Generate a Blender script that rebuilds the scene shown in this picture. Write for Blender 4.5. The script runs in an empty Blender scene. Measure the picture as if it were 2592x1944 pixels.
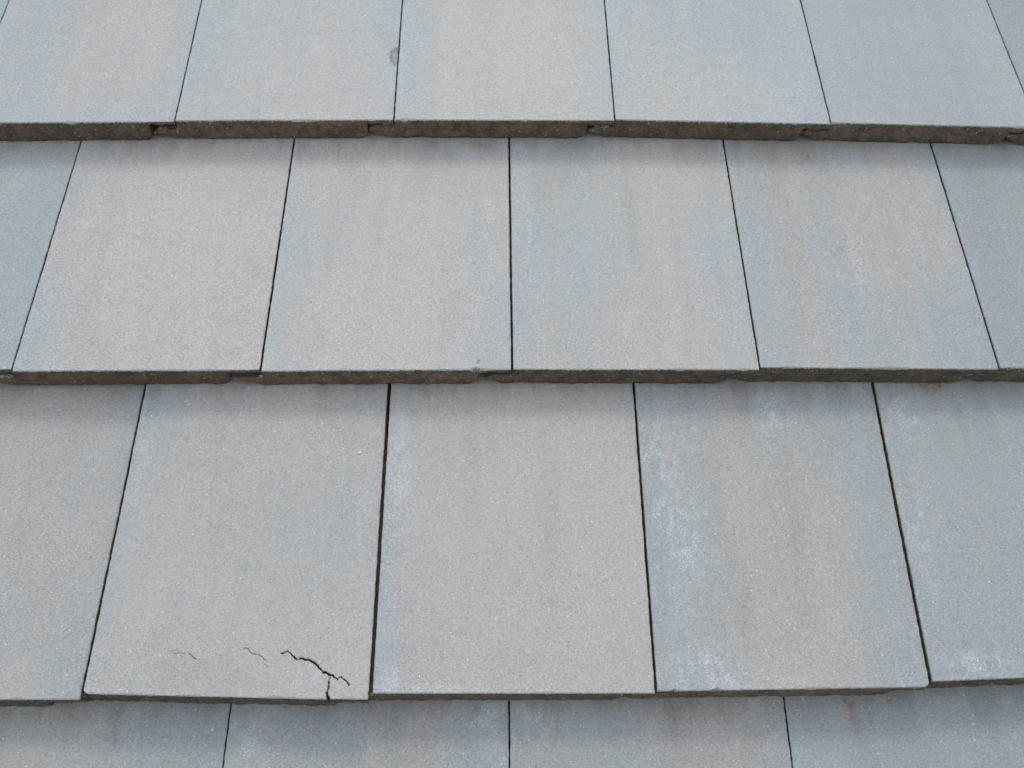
import bpy, math, random
import numpy as np
from mathutils import Matrix, Euler, Vector

C = bpy.context.scene.collection
S = bpy.context.scene
PITCH = math.radians(35)                       # slope of the tile faces
ROOF = Matrix.Translation((0, 0, 3.4)) @ Matrix.Rotation(PITCH, 4, 'X')   # roof frame: x along the course, y up the slope, z out

# ---------------------------------------------------------------- camera, sky, sun, exposure
cam_d = bpy.data.cameras.new('camera')
cam = bpy.data.objects.new('camera', cam_d)
C.objects.link(cam)
cam_d.sensor_width = 36.0
cam_d.lens = 36.0 * 2400.0 / 2592.0
cam_d.clip_start = 0.01
cam_d.clip_end = 3000
cam.matrix_world = ROOF @ (Matrix.Translation((-0.05053, -0.94961, 0.95903)) @ Euler((0.50971, -0.01773, -0.01336), 'XYZ').to_matrix().to_4x4())
S.camera = cam

SUN_EL, SUN_AZ = math.radians(72), math.radians(10)   # behind the ridge, up the slope; azimuth turned a little to the east
w = bpy.data.worlds.new('World')
S.world = w
w.use_nodes = True
nt = w.node_tree
nt.nodes.clear()
sky = nt.nodes.new('ShaderNodeTexSky')
sky.sky_type = 'NISHITA'
sky.sun_disc = False
sky.sun_elevation = SUN_EL
sky.sun_rotation = SUN_AZ
sky.air_density = 1.0
sky.dust_density = 1.0
sky.ozone_density = 1.0
bg = nt.nodes.new('ShaderNodeBackground')
bg.inputs['Strength'].default_value = 0.15
wo = nt.nodes.new('ShaderNodeOutputWorld')
hs = nt.nodes.new('ShaderNodeHueSaturation')      # thin cloud cover takes most of the blue out of the sky
hs.inputs['Saturation'].default_value = 0.34
nt.links.new(sky.outputs[0], hs.inputs['Color'])
nt.links.new(hs.outputs[0], bg.inputs['Color'])
nt.links.new(bg.outputs[0], wo.inputs['Surface'])

sd = bpy.data.lights.new('sun', 'SUN')
sd.energy = 0.55
sd.angle = math.radians(14)
sd.color = (1.0, 0.965, 0.92)
sun = bpy.data.objects.new('sun', sd)
C.objects.link(sun)
dirv = Vector((math.sin(SUN_AZ) * math.cos(SUN_EL), math.cos(SUN_AZ) * math.cos(SUN_EL), math.sin(SUN_EL)))
sun.rotation_euler = dirv.to_track_quat('Z', 'Y').to_euler()
sun.location = (0, 4, 9)

S.view_settings.view_transform = 'Standard'
S.view_settings.look = 'None'
S.view_settings.gamma = 1.0
S.view_settings.use_curve_mapping = False
S.view_settings.exposure = 0.62

# ---------------------------------------------------------------- noise in numpy
def lattice(ix, iy, seed):
    h = (ix.astype(np.int64) * 374761393 + iy.astype(np.int64) * 668265263 + seed * 1442695041) & 0x7fffffff
    h = ((h ^ (h >> 13)) * 1274126177) & 0x7fffffff
    return ((h ^ (h >> 16)) & 0xffff) / 65535.0

def vnoise(x, y, seed):
    x, y = np.broadcast_arrays(np.asarray(x, float), np.asarray(y, float))
    ix, iy = np.floor(x), np.floor(y)
    fx, fy = x - ix, y - iy
    fx, fy = fx * fx * (3 - 2 * fx), fy * fy * (3 - 2 * fy)
    a, b = lattice(ix, iy, seed), lattice(ix + 1, iy, seed)
    c, d = lattice(ix, iy + 1, seed), lattice(ix + 1, iy + 1, seed)
    return (a * (1 - fx) + b * fx) * (1 - fy) + (c * (1 - fx) + d * fx) * fy

def fbm(x, y, seed, octaves=4):
    s, a, t = 0, 0.5, 0
    for o in range(octaves):
        s = s + a * vnoise(np.asarray(x) * 2 ** o + 17.3 * o, np.asarray(y) * 2 ** o + 5.1 * o, seed + o)
        t += a
        a *= 0.5
    return s / t            # 0..1, mean 0.5

def smooth(a, b, x):
    t = np.clip((x - a) / (b - a), 0, 1)
    return t * t * (3 - 2 * t)

# ---------------------------------------------------------------- materials
class N:
    def __init__(s, name):
        s.m = bpy.data.materials.new(name)
        s.m.use_nodes = True
        s.t = s.m.node_tree
        s.t.nodes.clear()
    def n(s, kind, **kw):
        o = s.t.nodes.new('ShaderNode' + kind)
        for k, v in kw.items():
            if k[0] == '_':
                setattr(o, k[1:], v)
            else:
                o.inputs[k.replace('__', ' ')].default_value = v
        return o
    def l(s, a, b):
        s.t.links.new(a, b)
    def math(s, op, a, b=None, clamp=False):
        o = s.t.nodes.new('ShaderNodeMath')
        o.operation = op
        o.use_clamp = clamp
        for i, v in enumerate((a, b)):
            if v is None: continue
            if isinstance(v, (int, float)): o.inputs[i].default_value = v
            else: s.l(v, o.inputs[i])
        return o.outputs[0]
    def mix(s, f, a, b, blend='MIX'):
        o = s.t.nodes.new('ShaderNodeMix')
        o.data_type = 'RGBA'
        o.blend_type = blend
        for i, v in ((0, f), (6, a), (7, b)):
            if isinstance(v, (int, float)): o.inputs[i].default_value = v
            elif isinstance(v, tuple): o.inputs[i].default_value = (*v, 1)
            else: s.l(v, o.inputs[i])
        return o.outputs[2]
    def rng(s, v, a, b, c=0.0, d=1.0):
        o = s.t.nodes.new('ShaderNodeMapRange')
        o.inputs['From Min'].default_value = a
        o.inputs['From Max'].default_value = b
        o.inputs['To Min'].default_value = c
        o.inputs['To Max'].default_value = d
        s.l(v, o.inputs['Value'])
        return o.outputs['Result']

def tile_material():
    m = N('sanded_concrete')
    co = m.n('TexCoord')
    oi = m.n('ObjectInfo')
    off = m.n('VectorMath', _operation='SCALE')
    m.l(oi.outputs['Random'], off.inputs['Scale'])
    off.inputs[0].default_value = (37.0, 53.0, 11.0)
    vec = m.n('VectorMath', _operation='ADD')
    m.l(co.outputs['Object'], vec.inputs[0])
    m.l(off.outputs[0], vec.inputs[1])
    P = vec.outputs[0]
    def noise(scale, detail=2, rough=0.5, v=P):
        o = m.n('TexNoise', Scale=scale, Detail=detail, Roughness=rough)
        m.l(v, o.inputs['Vector'])
        return o.outputs['Fac']
    tones = m.n('Attribute', _attribute_name='tones')       # r warm, g pale bloom, b rust
    sep = m.n('SeparateColor')
    m.l(tones.outputs['Color'], sep.inputs[0])
    body = m.n('Attribute', _attribute_name='body').outputs['Fac']
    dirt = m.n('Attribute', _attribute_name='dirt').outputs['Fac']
    shade = m.n('Attribute', _attribute_name='coat').outputs['Fac']   # tile lightness; darkening to the right and bottom paints in vignetting and light falloff
    blue, warm = (0.396, 0.447, 0.444), (0.522, 0.492, 0.460)
    mott = m.rng(noise(45, 4, 0.6), 0.3, 0.7, -0.16, 0.16)
    wf = m.math('ADD', sep.outputs[0], mott, True)
    col = m.mix(wf, blue, warm)
    col = m.mix(m.math('MULTIPLY', sep.outputs[1], m.rng(noise(480, 4, 0.8), 0.44, 0.58)), col, (0.65, 0.70, 0.70))
    col = m.mix(m.math('MULTIPLY', sep.outputs[2], m.rng(noise(160, 4, 0.7), 0.3, 0.62)), col, (0.30, 0.20, 0.10))
    # granules of the sanded face: soft two-scale grain, a few dark pores, a few bright quartz grains
    g1 = m.rng(noise(900, 2, 0.6), 0.25, 0.75, 0.70, 1.30)
    g2 = m.rng(noise(330, 2, 0.5), 0.25, 0.75, 0.89, 1.11)
    g = m.math('MULTIPLY', g1, g2)
    def grains(scale, lo, hi, rad):
        o = m.n('TexVoronoi', Scale=scale)
        m.l(P, o.inputs['Vector'])
        s2 = m.n('SeparateColor')
        m.l(o.outputs['Color'], s2.inputs[0])
        pick = m.rng(s2.outputs[0], lo, hi)
        near = m.rng(o.outputs['Distance'], rad, rad * 0.6)
        return m.math('MULTIPLY', pick, near, True), s2.outputs[1]
    dark, dr = grains(520, 0.90, 0.93, 0.50)
    lite, lr = grains(430, 0.968, 0.975, 0.42)
    pale_sand, pr = grains(640, 0.78, 0.80, 0.5)
    hue = m.n('TexNoise', Scale=700.0, Detail=1.0)
    m.l(P, hue.inputs['Vector'])
    tint = m.mix(0.07, (1, 1, 1), hue.outputs['Color'])
    colg = m.mix(1.0, col, tint, 'MULTIPLY')
    sc = m.n('VectorMath', _operation='SCALE')
    m.l(colg, sc.inputs[0])
    m.l(m.math('MULTIPLY', m.math('MULTIPLY', g, shade), 1.035), sc.inputs['Scale'])
    col = sc.outputs[0]
    col = m.mix(m.math('MULTIPLY', dark, 0.27), col, (0.10, 0.11, 0.12))
    col = m.mix(m.math('MULTIPLY', pale_sand, 0.16), col, (0.80, 0.82, 0.83))
    col = m.mix(m.math('MULTIPLY', lite, m.rng(lr, 0, 1, 0.12, 0.7)), col, (0.95, 0.95, 0.94))
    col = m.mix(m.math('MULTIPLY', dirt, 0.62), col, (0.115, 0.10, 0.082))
    # raw body: uncoated brown-grey mortar seen on the nose and in chips
    b1 = m.mix(m.rng(noise(60, 5, 0.65), 0.35, 0.65), (0.080, 0.062, 0.042), (0.170, 0.130, 0.092))
    b1 = m.mix(m.rng(noise(240, 4, 0.7), 0.5, 0.72, 0, 0.5), b1, (0.22, 0.185, 0.15))
    b1 = m.mix(m.rng(noise(170, 4, 0.75), 0.52, 0.7, 0, 0.75), b1, (0.045, 0.04, 0.033))
    st, sr = grains(330, 0.955, 0.965, 0.45)
    b1 = m.mix(m.math('MULTIPLY', st, 0.75), b1, (0.45, 0.42, 0.36))
    bs = m.n('VectorMath', _operation='SCALE')
    m.l(b1, bs.inputs[0])
    m.l(m.rng(oi.outputs['Random'], 0, 1, 0.85, 1.12), bs.inputs['Scale'])
    edge = m.math('ADD', body, m.rng(noise(500, 2, 0.6), 0.3, 0.7, -0.35, 0.35))
    bf = m.rng(edge, 0.4, 0.6)
    bfc = m.math('MULTIPLY', bf, 1.0, True)
    col = m.mix(bfc, col, bs.outputs[0])
    p = m.n('BsdfPrincipled')
    m.l(col, p.inputs['Base Color'])
    m.l(m.math('SUBTRACT', m.math('ADD', 0.62, m.math('MULTIPLY', bfc, 0.3)), m.math('MULTIPLY', lite, 0.25)), p.inputs['Roughness'])
    p.inputs['Specular IOR Level'].default_value = 0.5
    bump = m.n('Bump', Strength=0.55, Distance=0.0006)
    h = m.math('ADD', noise(1100, 2, 0.6), m.math('MULTIPLY', noise(420, 2, 0.6), 0.8))
    h = m.math('ADD', h, m.math('MULTIPLY', m.math('MULTIPLY', noise(230, 4, 0.7), bfc), 5.0))
    h = m.math('SUBTRACT', h, m.math('MULTIPLY', dark, 0.7))
    m.l(h, bump.inputs['Height'])
    m.l(bump.outputs[0], p.inputs['Normal'])
    o = m.n('OutputMaterial')
    m.l(p.outputs[0], o.inputs['Surface'])
    return m.m

def plain_material(name, c1, c2, scale, rough=0.9, bumpd=0.002):
    m = N(name)
    co = m.n('TexCoord')
    o = m.n('TexNoise', Scale=scale, Detail=6.0)
    m.l(co.outputs['Object'], o.inputs['Vector'])
    p = m.n('BsdfPrincipled', Roughness=rough)
    m.l(m.mix(m.rng(o.outputs['Fac'], 0.3, 0.7), c1, c2), p.inputs['Base Color'])
    b = m.n('Bump', Strength=0.5, Distance=bumpd)
    m.l(o.outputs['Fac'], b.inputs['Height'])
    m.l(b.outputs[0], p.inputs['Normal'])
    q = m.n('OutputMaterial')
    m.l(p.outputs[0], q.inputs['Surface'])
    return m.m

M_TILE = tile_material()
M_FELT = plain_material('roofing_felt', (0.02, 0.02, 0.022), (0.04, 0.04, 0.042), 60)
M_WOOD = plain_material('batten_timber', (0.16, 0.10, 0.055), (0.26, 0.18, 0.10), 25)
M_GROUND = plain_material('bounce_ground', (0.20, 0.17, 0.135), (0.34, 0.30, 0.25), 3.0, 1.0, 0.03)  # unseen ground, tan tone picked to bounce warm light onto the noses

# ---------------------------------------------------------------- setting below the roof
def mesh_obj(name, verts, faces, mat, parent=None):
    me = bpy.data.meshes.new(name)
    me.from_pydata(verts, [], faces)
    me.materials.append(mat)
    me.update()
    o = bpy.data.objects.new(name, me)
    C.objects.link(o)
    if parent: o.parent = parent
    return o

g = mesh_obj('ground', [(-1500, -1500, 0), (1500, -1500, 0), (1500, 1500, 0), (-1500, 1500, 0)], [(0, 1, 2, 3)], M_GROUND)
g['kind'] = 'structure'

roof = bpy.data.objects.new('tiled_roof', None)
C.objects.link(roof)
roof.matrix_world = ROOF
roof['label'] = 'sloping roof of flat pale grey concrete tiles laid in staggered overlapping courses'
roof['category'] = 'roof'
roof['kind'] = 'thing'

# ---------------------------------------------------------------- the tiles
GAUGE, STEP = 0.37256, 0.03589       # visible length of a tile; rise from one course to the next
TONGUE = 0.036                       # side underlap, seen on the noses as a notch left of every joint

def stations(length, lo, hi, fine_to=0.0, fine=0.0004, ends=True):
    a = [0.0, 0.0005, 0.0011, 0.002, 0.0032]
    v = a[-1]
    while v < fine_to:
        v += fine
        a.append(v)
    while v < min(0.06, length / 2):
        v += lo
        a.append(v)
    end = length - 0.004 if ends else length
    n = max(2, int((end - v) / hi))
    a += list(v + (end - v) * (np.arange(1, n + 1) / n))
    if ends: a += [length - 0.0032, length - 0.002, length - 0.0011, length - 0.0005, length]
    return np.array(a)

def seg_dist(X, V, pts):
    """distance to a polyline and the local half width (pts: x, v, width in metres)"""
    best = np.full(X.shape, 9.0)
    for (x0, v0, w0), (x1, v1, w1) in zip(pts[:-1], pts[1:]):
        dx, dv = x1 - x0, v1 - v0
        t = np.clip(((X - x0) * dx + (V - v0) * dv) / (dx * dx + dv * dv), 0, 1)
        d = np.hypot(X - x0 - t * dx, V - v0 - t * dv) - 0.5 * (w0 + (w1 - w0) * t)
        best = np.minimum(best, d)
    return best

def make_tile(left, right, bl, br, n, seed, dz=0.0, hi_res=True, warm=0.55, coat=1.0, blue_l=0.3, blue_r=0.2,
              pale=(), rust=(), streaks=(), chips=(), cracks=(), round_l=0.0, round_r=0.0, label=None, gap_l=0.0014, gap_r=0.0014, dirty=1.0,
              sink=(), lap=0.1, lip=0.3, bow=0.026, tong_z=0.40, notch=0.003):
    """left/right: the joint lines ((x_top, v_top), (x_bottom, v_bottom)) in the roof frame; bl/br: v of the nose edge at its two ends"""
    z0 = n * STEP + dz
    gap_l, gap_r = gap_l + 0.0004, gap_r + 0.0004
    ox, ov = left[1][0], min(bl, br)
    def line(j, off):
        (xt, vt), (xb, vb) = j
        k = (xt - xb) / (vt - vb)
        return lambda v: xb + k * (v + ov - vb) - ox + off
    XL, XR = line(left, gap_l / 2), line(right, -gap_r / 2)
    length = (n + 1) * GAUGE + lap - ov
    width = XR(0) - XL(0)
    vs = stations(length, 0.002 if hi_res else 0.01, 0.0035 if hi_res else 0.04, 0.062 if cracks else 0, ends=False)
    st = 0.00045 if cracks else (0.0015 if hi_res else 0.012)
    inner = np.linspace(0.004, width - 0.004, int((width - 0.008) / st))
    c = np.concatenate([[-TONGUE, -TONGUE + 0.0004, -TONGUE + 0.0015], np.linspace(-TONGUE + 0.004, -0.003, 12 if hi_res else 4), [-0.0004, -0.0001],
                        [0, 0.0004, 0.001, 0.002], inner, width - np.array([0.002, 0.001, 0.0004, 0, -0.0001])])
    nc, nv = len(c), len(vs)
    CC, VV = np.meshgrid(c, vs)                  # rows: stations up the tile
    frac = np.clip(CC / width, 0, 1)
    X = np.where(CC < 0, XL(VV) + CC, XL(VV) + frac * (XR(VV) - XL(VV)))
    V = VV + (bl - ov) * (1 - frac) + (br - ov) * frac
    Z = np.zeros_like(X)
    # sanded face is not dead flat: slow waviness and a fine tooth
    Z += (fbm(X * 9, V * 9, seed, 3) - 0.5) * 0.0016
    amp = 0.00014 if hi_res else 0.0
    Z += (vnoise(X * 420, V * 420, seed + 3) - 0.5) * amp
    # rounded arrises with nibbled edges
    ef = VV
    es = np.minimum(np.abs(CC), np.abs(width - CC.clip(None, width)))
    nib = (fbm(X * 260, V * 260, seed + 5, 3) - 0.35).clip(0)
    nibl = (fbm(X * 60, V * 60, seed + 9, 3) - 0.62).clip(0) * 5
    r = 0.0007 + 0.0016 * nib + 0.0022 * nibl
    Z -= np.where(ef < r, (1 - np.sqrt(np.clip(1 - (1 - ef / r) ** 2, 0, 1))) * r, 0)
    rs = 0.0005 + 0.0012 * nib + 0.0006 * nibl
    body_part = CC >= 0
    Z -= np.where((es < rs) & body_part, (1 - np.sqrt(np.clip(1 - (1 - es / rs) ** 2, 0, 1))) * rs, 0)
    side = np.where(CC < width / 2, 1, -1) * np.exp(-es / 0.0012)
    X += np.where(body_part, side * (fbm(V * 300 + seed, CC * 0, seed + 11, 3) - 0.5) * 0.0012, 0)
    for (frac_end, rr) in ((0, round_l), (1, round_r)):      # corners worn round
        if rr:
            d = np.abs(CC - frac_end * width)
            over = (rr - d).clip(0) if True else 0
            pull = rr - np.sqrt((rr ** 2 - over ** 2).clip(0))
            V += np.where(body_part | (frac_end == 1), pull * np.exp(-VV / 0.004), 0)
    # tongue lies one rebate below the face
    tong = CC < 0
    tz = -(tong_z * STEP) - 0.15 * STEP * smooth(-TONGUE + 0.012, -TONGUE, CC) + (fbm(X * 110, V * 40, seed + 13, 3) - 0.5) * 0.006
    Z = np.where(tong, tz, Z)
    lipwall = np.abs(CC + 0.0001) < 1e-6
    endwall = CC > width + 5e-5
    Z = np.where(lipwall | endwall, -0.0030, Z)
    bodyA = np.where(tong | endwall, 1.0, 0.0)  # joint walls take the dark body tone, painting in the gap's shade
    dirtA = np.zeros_like(X)
    softA = 0
    if hi_res:
        for (cx, cv, rx, rv, dep) in chips:
            ang = np.hypot((CC - cx) / rx, (V - cv) / rv) + (fbm(X * 240, V * 240, seed + 21, 4) - 0.5) * 0.7
            k = smooth(1.0, 0.72, ang)
            k = np.where(tong, 0, k)
            Z -= k * dep * (0.55 + 0.9 * fbm(X * 330, V * 330, seed + 23, 3))
            if dep < 0.002:                      # shallow old spall, weathered grey
                softA = 0.42 * smooth(1.0, 0.85, ang) * (0.4 + 1.4 * fbm(X * 300, V * 300, seed + 26, 3)) + 0.95 * smooth(0.25, 0.0, np.abs(ang - 0.9))
                continue
            bodyA = np.maximum(bodyA, np.where(ang < 0.97, 0.5 + 0.12 * (fbm(X * 300, V * 300, seed + 25, 2) - 0.45), 0))
        for pts in cracks:
            wob = (fbm(X * 500, V * 500, seed + 31, 3) - 0.5) * 0.0030
            wob2 = (fbm(X * 500, V * 500, seed + 37, 3) - 0.5) * 0.0030
            d = seg_dist(CC + wob, V + wob2, pts)
            k = smooth(0.0002, -0.0002, d)
            wide = max(q_[2] for q_ in pts) > 0.0009      # hairlines are shallow and not yet dirty
            Z -= k * (0.009 if wide else 0.0011)
            bodyA = np.maximum(bodyA, k * (1.0 if wide else 0.62))
        for (cx, w_, dep) in sink:               # a broken corner that has dropped or lifted
            Z -= smooth(cx - w_, cx + w_, CC) * smooth(0.05, 0.0, V) * dep
    # underside
    zb = np.full(nc, -STEP + 0.0012)
    bottom_wave = (fbm(c * 55, c * 0, seed + 41, 4) - 0.5) * 0.0048 - 0.0008
    zb = zb + np.where(hi_res, bottom_wave.clip(-0.0024, 0.003), 0)
    a = c + TONGUE                                # left end of the tongue is chamfered like a boat's bow
    an = a + (fbm(c * 120, c * 0, seed + 42, 3) - 0.5) * 0.006
    zb = np.where(an < bow, -STEP * (0.54 + 0.46 * np.clip(an / bow, 0, 1) ** 0.75), zb)
    b = width - c                                 # overlap at the right: thin lip, then the full body with a rounded corner
    lipz = -lip * STEP + (fbm(c * 120, c * 0, seed + 43, 3) - 0.5) * 0.0065
    q = (b - (TONGUE + notch - 0.003)) / 0.016
    zb = np.where(b < TONGUE + notch - 0.003, lipz, np.where(q < 1, np.minimum(lipz, -STEP * (0.58 + 0.42 * np.sqrt(np.clip(1 - (1 - q) ** 2, 0, 1)))), zb))
    # assemble: top grid, nose grid, underside (two rows), sides
    top = np.stack([X, V, Z], -1)
    nz = 11 if hi_res else 3
    k = np.linspace(0, 1, nz + 1)[1:, None]
    zt = Z[0][None, :]
    nose_z = zt + (np.minimum(zb, Z[0] - 0.002)[None, :] - zt) * k
    rough = (fbm(X[0][None, :] * 160 + 0 * k, nose_z * 160, seed + 51, 4) - 0.5) * (0.0034 if hi_res else 0)
    flare = np.clip(1 - k * 6, 0, 1)
    lean = -0.0008 * np.sin(k * math.pi) - 0.0008 * k
    under = np.clip((k - 0.8) / 0.2, 0, 1) ** 2 * 0.0014
    nose = np.stack([np.broadcast_to(X[0], nose_z.shape), V[0][None, :] + (rough + lean + under) * (1 - 0.8 * flare), nose_z], -1)
    back = np.stack([X[-1], V[-1], np.minimum(zb, Z[-1] - 0.002)], -1)
    verts = np.concatenate([top.reshape(-1, 3), nose.reshape(-1, 3), back])
    idx = np.arange(nv * nc).reshape(nv, nc)
    nid = np.concatenate([idx[:1], nv * nc + np.arange(nz * nc).reshape(nz, nc)])
    bid = nv * nc + nz * nc + np.arange(nc)
    def quads(A, flip=False):
        q_ = np.stack([A[:-1, :-1], A[:-1, 1:], A[1:, 1:], A[1:, :-1]], -1).reshape(-1, 4)
        return q_[:, ::-1] if flip else q_
    f = [quads(idx), quads(nid, True), quads(np.stack([nid[-1], bid]), True)]
    nsm = len(f[0]) + len(f[1])
    f = np.concatenate(f).astype(np.int32)
    me = bpy.data.meshes.new('roof_tile')
    me.vertices.add(len(verts))
    me.vertices.foreach_set('co', verts.astype(np.float32).ravel())
    def ring(i):                                  # side walls as one n-gon strip of quads between the top edge and the underside
        topc = idx[:, i]
        return topc
    sides = []
    for i, fl in ((0, True), (nc - 1, False)):
        col = idx[:, i]
        fb, bb = nid[-1][i], bid[i]
        poly = [int(v_) for v_ in col] + [int(bb)] + [int(v_) for v_ in nid[::-1, i]][:-1]
        sides.append(poly if not fl else poly[::-1])
    backpoly = [int(v_) for v_ in idx[-1]] + [int(v_) for v_ in bid[::-1]]
    sides.append(backpoly[::-1])
    loops = np.concatenate([f.ravel()] + [np.array(s_, np.int32) for s_ in sides])
    tot = np.concatenate([np.full(len(f), 4), [len(s_) for s_ in sides]]).astype(np.int32)
    me.loops.add(len(loops))
    me.loops.foreach_set('vertex_index', loops.astype(np.int32))
    me.polygons.add(len(tot))
    me.polygons.foreach_set('loop_start', np.concatenate([[0], np.cumsum(tot)[:-1]]).astype(np.int32))
    me.polygons.foreach_set('loop_total', tot)
    me.update(calc_edges=True)
    sm = np.zeros(len(tot), bool)
    sm[:nsm] = True
    me.polygons.foreach_set('use_smooth', sm)
    # colour of the coat: warm and blue-grey drifts running down the tile, pale bloom, rust, dirt
    fl = V[:, :] / GAUGE
    drift = (fbm(X * 10, V * 2.2, seed + 61, 3) - 0.5) * 0.70 + (fbm(X * 45, V * 5, seed + 63, 3) - 0.5) * 0.32 + (fbm(X * 5, V * 5, seed + 67, 2) - 0.5) * 0.7
    W = warm + drift
    W -= blue_l * np.exp(-np.abs(CC) / 0.034) * (0.6 + 0.8 * fbm(V * 12, X * 20, seed + 71, 2))
    W -= blue_r * np.exp(-np.abs(width - CC) / 0.04) * (0.6 + 0.8 * fbm(V * 12, X * 20, seed + 73, 2))
    for (cx, w_, amt) in streaks:
        W += amt * np.exp(-((CC - cx - (fbm(V * 9, V * 0, seed + 75, 2) - 0.5) * 0.03) / w_) ** 2) * (0.35 + 1.1 * fbm(V * 8 + cx * 90, V * 0, seed + 77, 2))
    Pa = 0.45 * np.exp(-CC.clip(0) / 0.010) * fbm(X * 90, V * 30, seed + 81, 3)
    Pa += 0.3 * np.exp(-VV / 0.004) * (fbm(X * 60, V * 60, seed + 83, 3) > 0.42)
    Pa += 0.15 * (fbm(X * 50, V * 14, seed + 82, 4) - 0.60).clip(0) * 5
    for (cx, cv, rx, rv, amt) in pale:
        d = np.hypot((CC - cx) / rx, (V - cv) / rv)
        Pa += 1.15 * amt * np.exp(-d ** 2) * (0.2 + 1.3 * smooth(0.42, 0.6, fbm(X * 150, V * 80, seed + 85, 5)))
    Ru = np.zeros_like(X)
    for (cx, cv, rx, rv, amt) in rust:
        amt, rx = (amt * 0.72, rx * 1.35) if rv > 0.05 else (amt, rx)          # long run-off streaks are broad and faint
        d = np.hypot((CC - cx + (fbm(V * 60, V * 0, seed + 88, 2) - 0.5) * 0.012) / rx, (V - cv) / rv)
        Ru += amt * np.exp(-d ** 2) * (0.3 + 1.2 * fbm(X * 120, V * 60, seed + 87, 3))
    # grime that washed out from under the course above: ragged hanging streaks
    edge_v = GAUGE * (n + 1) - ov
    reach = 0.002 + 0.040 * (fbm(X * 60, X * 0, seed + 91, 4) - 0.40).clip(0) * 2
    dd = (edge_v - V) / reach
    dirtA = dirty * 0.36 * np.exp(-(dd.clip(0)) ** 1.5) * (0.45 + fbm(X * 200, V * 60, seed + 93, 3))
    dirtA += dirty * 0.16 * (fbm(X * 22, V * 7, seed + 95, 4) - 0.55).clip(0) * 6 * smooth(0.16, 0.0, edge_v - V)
    dirtA += 0.05 * smooth(0.52, 0.72, fbm(X * 55, V * 4.5, seed + 97, 4)) + 0.035 * smooth(0.55, 0.7, fbm(X * 30, V * 30, seed + 99, 4))
    dirtA = dirtA + softA
    grime = np.minimum(CC.clip(0), (width - CC).clip(0))
    dirtA += 0.30 * np.exp(-grime / 0.0016) * smooth(0.42, 0.62, fbm(X * 20, V * 60, seed + 101, 4))
    col = np.zeros((len(verts), 4), np.float32)
    nt_ = nv * nc
    col[:nt_, 0] = np.clip(W, 0, 1).ravel()
    col[:nt_, 1] = np.clip(Pa, 0, 1).ravel()
    col[:nt_, 2] = np.clip(Ru, 0, 1).ravel()
    col[:, 3] = 1
    at = me.attributes.new('tones', 'FLOAT_COLOR', 'POINT')
    at.data.foreach_set('color', col.ravel())
    bd = np.ones(len(verts), np.float32)
    bodyA = np.where((VV < 0.0004), np.maximum(bodyA, 0.35), bodyA)
    bodyA = np.where(tong & (VV < 0.004) & (fbm(X * 90, V * 0, seed + 44, 2) > 0.45) & (tong_z > 0.37), 0.45, bodyA)
    bd[:nt_] = bodyA.ravel()
    me.attributes.new('body', 'FLOAT', 'POINT').data.foreach_set('value', bd)
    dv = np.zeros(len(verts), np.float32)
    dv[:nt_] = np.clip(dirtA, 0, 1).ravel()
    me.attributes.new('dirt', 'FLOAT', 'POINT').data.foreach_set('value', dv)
    me.attributes.new('coat', 'FLOAT', 'POINT').data.foreach_set('value', np.full(len(verts), coat, np.float32))
    me.materials.append(M_TILE)
    o = bpy.data.objects.new('roof_tile', me)
    C.objects.link(o)
    o.parent = roof
    o.location = (ox, ov, z0)
    if label: o['label'] = label
    return o

# joint lines read off the roof, from the course by the ridge side down; each (x_top, v_top), (x_bottom, v_bottom)
J0 = [((-1.0720, .2388), (-1.0760, 0)), ((-0.7605, 0.2388), (-0.7695, -0.006)), ((-0.4786, 0.2412), (-0.4801, 0.0014)), ((-0.1812, 0.2438), (-0.1828, 0.0012)),
      ((0.1213, 0.2465), (0.121, 0.0025)), ((0.4184, 0.2491), (0.4199, -0.0021)), ((0.7038, 0.2515), (0.7075, -0.004)), ((1.008, 0.2515), (1.012, -0.004))]
J1 = [((-0.9190, -0.0045), (-0.9260, -0.3721)), ((-0.6187, -0.0045), (-0.626, -0.3721)), ((-0.3245, 0.001), (-0.329, -0.3752)), ((-0.0243, 0.0021), (-0.0249, -0.3739)),
      ((0.2779, 0.0017), (0.2776, -0.3726)), ((0.5727, -0.0033), (0.5731, -0.3747)), ((0.876, -0.0033), (0.878, -0.3747))]
J2 = [((-0.7790, -0.3721), (-0.7810, -0.7417)), ((-0.4778, -0.3721), (-0.4797, -0.7417)), ((-0.1768, -0.372), (-0.1782, -0.7491)), ((0.1275, -0.3708), (0.1228, -0.7472)),
      ((0.4286, -0.3712), (0.4180, -0.7391)), ((0.732, -0.3712), (0.726, -0.7391))]
J3 = [((-0.9330, -0.7480), (-0.9340, -1.12)), ((-0.6335, -0.7480), (-0.6340, -1.12)), ((-0.3325, -0.748), (-0.3325, -1.12)), ((-0.0321, -0.7461), (-0.0334, -1.12)), ((0.2685, -0.7437), (0.2600, -1.12)),
      ((0.5690, -0.7437), (0.5620, -1.12)), ((0.8690, -0.7437), (0.8620, -1.12))]

def T(J, i, bl, br, n, seed, **kw):
    return make_tile(J[i], J[i + 1], bl, br, n, seed, **kw)

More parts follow.
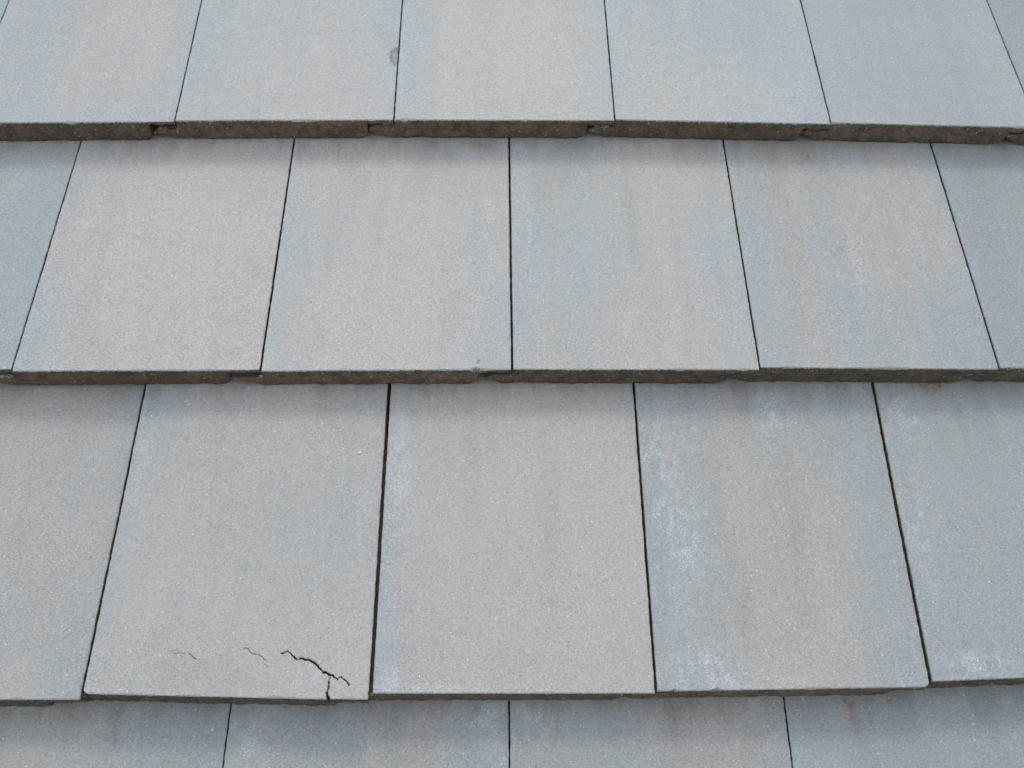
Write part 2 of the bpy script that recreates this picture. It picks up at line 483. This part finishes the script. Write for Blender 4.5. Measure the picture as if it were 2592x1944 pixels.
# course under the ridge side; lower warm paints in some bluish sky sheen
T(J0, 0, -.010, -.008, 0, 11, warm=.35, blue_l=.2)
T(J0, 1, -.0072, -.0033, 0, 12, warm=.44, coat=1.0, blue_l=.25, blue_r=.25, lip=.16)
T(J0, 2, -.0011, .0012, 0, 13, warm=.50, coat=1.02, lip=.24, tong_z=.46, bow=.03, chips=[(.2945, .125, .0105, .019, .0016)], label='pale tile with a small chip broken out of its side edge')
T(J0, 3, .0020, .0018, 0, 14, tong_z=.34, notch=.004, warm=.44, coat=1.02, blue_l=.35, streaks=[(.09, .03, .25)])
T(J0, 4, .0033, -.0040, 0, 15, warm=.44, coat=1.01, blue_l=.3, lip=.33)
T(J0, 5, -.0014, -.0096, 0, 16, warm=.34, coat=.93, blue_l=.3, pale=[(.03, .012, .03, .008, .5)])
T(J0, 6, -.0090, -.0110, 0, 17, warm=.22, coat=.83)
# second course
T(J1, 0, -.371, -.371, -1, 21, warm=.42, coat=.95, blue_r=.3, gap_r=.0017)
T(J1, 1, -.3737, -.3730, -1, 22, warm=.82, coat=.99, lip=.16, notch=.006, gap_l=.0017, gap_r=.0022, streaks=[(.13, .03, .25)])
T(J1, 2, -.3746, -.3734, -1, 23, warm=.88, coat=1.0, blue_l=.5, lip=.18, tong_z=.45, notch=.007, bow=.032, gap_l=.0022, gap_r=.0024, streaks=[(.17, .008, .35), (.205, .006, .3)], rust=[(.062, .045, .006, .02, .35), (.2, .085, .003, .05, .16), (.265, .364, .022, .010, .7), (.20, .366, .03, .006, .25)],
  cracks=[], chips=[(.258, .001, .007, .0028, .003), (.262, .012, .0022, .003, .001)], label='pale beige tile with a nibbled lower edge near its joint')
T(J1, 3, -.3728, -.3746, -1, 24, warm=.66, coat=.96, blue_l=.8, lip=.3, gap_l=.0024, gap_r=.0018, streaks=[(.085, .02, -.15), (.15, .012, .2), (.2, .012, .25)], rust=[(.16, .25, .005, .09, .22), (.10, .365, .03, .008, .25), (.215, .20, .004, .07, .18)], pale=[(.02, .2, .015, .12, .3)])
T(J1, 4, -.3715, -.3749, -1, 25, warm=.60, coat=.90, blue_l=.4, blue_r=.3, lip=.3, gap_l=.0018, gap_r=.0022, chips=[(.024, .0005, .010, .0030, .003), (.005, .0005, .005, .002, .002), (.10, 0, .006, .0015, .002)],
  streaks=[(.075, .012, .35), (.125, .01, -.2), (.20, .012, .2)], pale=[(.15, .17, .012, .09, .35)], rust=[(.072, .22, .006, .13, .28), (.135, .25, .004, .08, .22), (.205, .16, .006, .12, .22), (.115, .345, .003, .012, .9), (.05, .35, .02, .02, .25), (.19, .365, .02, .006, .25), (.13, .325, .002, .006, .3)], label='greyer tile with a small bite out of its lower corner')
T(J1, 5, -.3730, -.3750, -1, 26, warm=.22, coat=.83, blue_l=.3, gap_l=.0022, chips=[(.012, .001, .005, .002, .002)])
# third course, closest to the eye
T(J2, 0, -.7452, -.7481, -2, 31, warm=.72, coat=.89, dz=-.0035, gap_r=.0040, round_r=0)
cracked = T(J2, 1, -.7433, -.7527, -2, 32, warm=.72, coat=.93, dz=.0015, blue_l=.45, blue_r=.1, gap_l=.0040, gap_r=.0036, round_l=.006,
  cracks=[[(0.2011, 0.0492, 0.0005), (0.2043, 0.0504, 0.0008), (0.2083, 0.0521, 0.0009), (0.2135, 0.0470, 0.0011), (0.2186, 0.0428, 0.0014), (0.2231, 0.0440, 0.0019), (0.2308, 0.0423, 0.0021), (0.2355, 0.0410, 0.0022), (0.2418, 0.0356, 0.0018), (0.2464, 0.0310, 0.0017), (0.2530, 0.0276, 0.0020), (0.2586, 0.0251, 0.0018), (0.2643, 0.0214, 0.0012), (0.2671, 0.0238, 0.0008), (0.2727, 0.0201, 0.0008), (0.2767, 0.0164, 0.0007), (0.2769, 0.0140, 0.0003)],
          [(0.2308, 0.0423, 0.0008), (0.2320, 0.0455, 0.0003)], [(0.2418, 0.0356, 0.0007), (0.2445, 0.0375, 0.0003)], [(0.2186, 0.0428, 0.0005), (0.2165, 0.0405, 0.0002)],
          [(0.2560, 0.0260, 0.0006), (0.2546, 0.0187, 0.0009), (0.2554, 0.0142, 0.0012), (0.2538, 0.0098, 0.0012), (0.2537, 0.0054, 0.0020), (0.2565, 0.0013, 0.0030), (0.2584, -0.0023, 0.0034)],
          [(0.1622, 0.0546, 0.0004), (0.1660, 0.0546, 0.0006), (0.1700, 0.0499, 0.0007), (0.1743, 0.0486, 0.0007), (0.1813, 0.0461, 0.0007), (0.1837, 0.0440, 0.0006), (0.1877, 0.0414, 0.0003)],
          [(0.1843, 0.0386, 0.0003), (0.1896, 0.0360, 0.0005), (0.1935, 0.0348, 0.0003)],
          [(0.0760, 0.0554, 0.0001), (0.0814, 0.0532, 0.0003), (0.0863, 0.0511, 0.0004), (0.0919, 0.0502, 0.0003), (0.1023, 0.0505, 0.0004), (0.1071, 0.0472, 0.0004), (0.1122, 0.0442, 0.0003), (0.1177, 0.0408, 0.0001)],
          [(0.1310, 0.0499, 0.0001), (0.1355, 0.0477, 0.0002), (0.1406, 0.0439, 0.0001)]],
  sink=[(.2560, .001, -.0028)], chips=[], pale=[(.235, .022, .02, .016, .4)], rust=[(.11, .03, .03, .012, .18), (.16, .018, .04, .012, .16)], streaks=[(.19, .04, .15)], 
  label='cracked tile with a jagged dark crack and split lower corner')
T(J2, 2, -.7455, -.7484, -2, 33, warm=.85, coat=.93, blue_l=.6, gap_l=.0036, gap_r=.0026, streaks=[(.045, .012, .15), (.10, .02, .15), (.19, .016, .35), (.255, .012, .15)], rust=[(.10, .29, .007, .08, .22), (.19, .18, .009, .13, .26), (.255, .30, .004, .05, .18), (.06, .366, .03, .006, .25)], pale=[(.018, .25, .015, .10, .5), (.05, .006, .04, .006, .7), (.02, .02, .01, .012, .5)])
T(J2, 3, -.7464, -.7448, -2, 34, warm=.50, coat=.87, blue_l=.65, blue_r=.3, gap_l=.0026, gap_r=.0034, round_r=.007, streaks=[(.10, .02, .2), (.19, .02, .2)],
  pale=[(.02, .22, .03, .13, .55), (.055, .018, .03, .022, .95), (.16, .33, .02, .03, .65), (.05, .17, .02, .04, .5), (.10, .01, .05, .006, .4)], chips=[(.062, 0, .007, .0022, .003), (.018, 0, .004, .0018, .002)], rust=[(.105, .085, .010, .03, .3), (.17, .22, .006, .12, .22), (.12, .367, .04, .006, .3)],
  label='blue-grey tile with white bloom near its lower corner')
T(J2, 4, -.7391, -.7300, -2, 35, warm=.22, coat=.87, blue_l=.2, gap_l=.0034, pale=[(.055, .02, .03, .012, .9), (.03, .33, .03, .03, .6), (.02, .15, .012, .08, .4)], rust=[(.10, .3, .005, .04, .2), (.073, .357, .010, .007, 1.1), (.066, .366, .020, .007, 1.0)])
# a white droppings fleck dried on the cracked tile
M_FLECK = plain_material('white_fleck', (0.78, 0.79, 0.80), (0.86, 0.86, 0.86), 400, 0.7, 0.0003)
ringp = [(math.cos(a) * q * .0024, math.sin(a) * q * .0020, 0) for a, q in ((0, 1), (.8, .8), (1.6, 1.1), (2.4, .75), (3.2, 1.05), (4.0, .85), (4.7, .95), (5.5, .7))]
fv = ringp + [(x * .55, y * .55, .0007) for x, y, z in ringp] + [(0, 0, .0009)]
ff = [(i, (i + 1) % 8, 8 + (i + 1) % 8, 8 + i) for i in range(8)] + [(8 + i, 8 + (i + 1) % 8, 16) for i in range(8)]
fleck = mesh_obj('white_fleck', fv, ff, M_FLECK, cracked)
fleck.location = (.273, .285, .0011)

# fourth course, cut by the lower edge of the view
T(J3, 0, -1.12, -1.12, -3, 40, hi_res=False)
T(J3, 1, -1.12, -1.12, -3, 41, rust=[(.12, .362, .05, .010, .4), (.05, .36, .02, .01, .3)], warm=.34, coat=.83, blue_r=.15)
T(J3, 2, -1.12, -1.12, -3, 42, warm=.52, coat=.83, blue_l=.5, pale=[(.02, .33, .018, .05, .6), (.275, .355, .015, .02, .6), (.285, .30, .010, .03, .4)])
T(J3, 3, -1.12, -1.12, -3, 43, warm=.56, coat=.83, blue_l=.4, pale=[(.03, .35, .03, .02, .45)], streaks=[(.17, .015, .2)], rust=[(.20, .362, .05, .012, .3), (.11, .366, .03, .006, .3)])
T(J3, 4, -1.12, -1.12, -3, 44, warm=.30, coat=.83, blue_l=.3, rust=[(.072, .366, .006, .006, 1.0), (.074, .350, .006, .020, .7), (.118, .37, .003, .006, .8), (.02, .355, .02, .006, .12)], pale=[(.03, .28, .02, .03, .45)],
  label='blue-grey tile with a small rust stain under the course above')
T(J3, 5, -1.12, -1.12, -3, 45, warm=.2, coat=.82, hi_res=False)

# the rest of the slope, out of the photograph, in the same staggered bond
rnd = random.Random(4)
done = {0: (-1.076, 1.012), -1: (-.926, .878), -2: (-.781, .726), -3: (-.934, .862)}
for n in range(-6, 6):
    shift = -0.030 if n % 2 == 0 else 0.122
    span = done.get(n)
    if span:
        xs = [span[0] - 0.3015 * k for k in range(5, -1, -1)], [span[1] + 0.3015 * k for k in range(0, 6)]
    else:
        xs = ([shift + 0.3015 * k for k in range(-7, 8)],)
    for run in xs:
        for a_, b_ in zip(run[:-1], run[1:]):
            v = n * GAUGE + rnd.uniform(-.003, .003)
            make_tile(((a_, v + .3), (a_, v)), ((b_, v + .3), (b_, v)), v, v, n, rnd.randrange(1000, 9000), hi_res=False, warm=rnd.uniform(.25, .6), coat=rnd.uniform(.86, 1.0))

# felt and battens beneath
SL = STEP / GAUGE                       # the deck is flatter than the tile faces by one step in each course
def deck_z(v): return SL * (v - 0.0) - STEP * 0.5
felt = mesh_obj('underlay', [(-2.3, -2.3, deck_z(-2.3) - .07), (2.3, -2.3, deck_z(-2.3) - .07), (2.3, 2.35, deck_z(2.35) - .07), (-2.3, 2.35, deck_z(2.35) - .07),
                             (-2.3, -2.3, deck_z(-2.3) - .09), (2.3, -2.3, deck_z(-2.3) - .09), (2.3, 2.35, deck_z(2.35) - .09), (-2.3, 2.35, deck_z(2.35) - .09)],
                [(0, 1, 2, 3), (7, 6, 5, 4), (0, 4, 5, 1), (1, 5, 6, 2), (2, 6, 7, 3), (3, 7, 4, 0)], M_FELT, roof)
bat0 = None
for n in range(-6, 6):
    v1 = (n + 1) * GAUGE + 0.04
    zt = (n) * STEP - STEP - 0.001
    h = 0.022
    if bat0 is None:
        bat0 = mesh_obj('batten', [(x, y, z) for x in (-2.25, 2.25) for y in (0, .045) for z in (-h, 0)],
                        [(0, 1, 3, 2), (4, 6, 7, 5), (0, 4, 5, 1), (2, 3, 7, 6), (0, 2, 6, 4), (1, 5, 7, 3)], M_WOOD, roof)
        b_ = bat0
    else:
        b_ = bat0.copy()
        C.objects.link(b_)
        b_.parent = roof
    b_.location = (0, v1, zt)
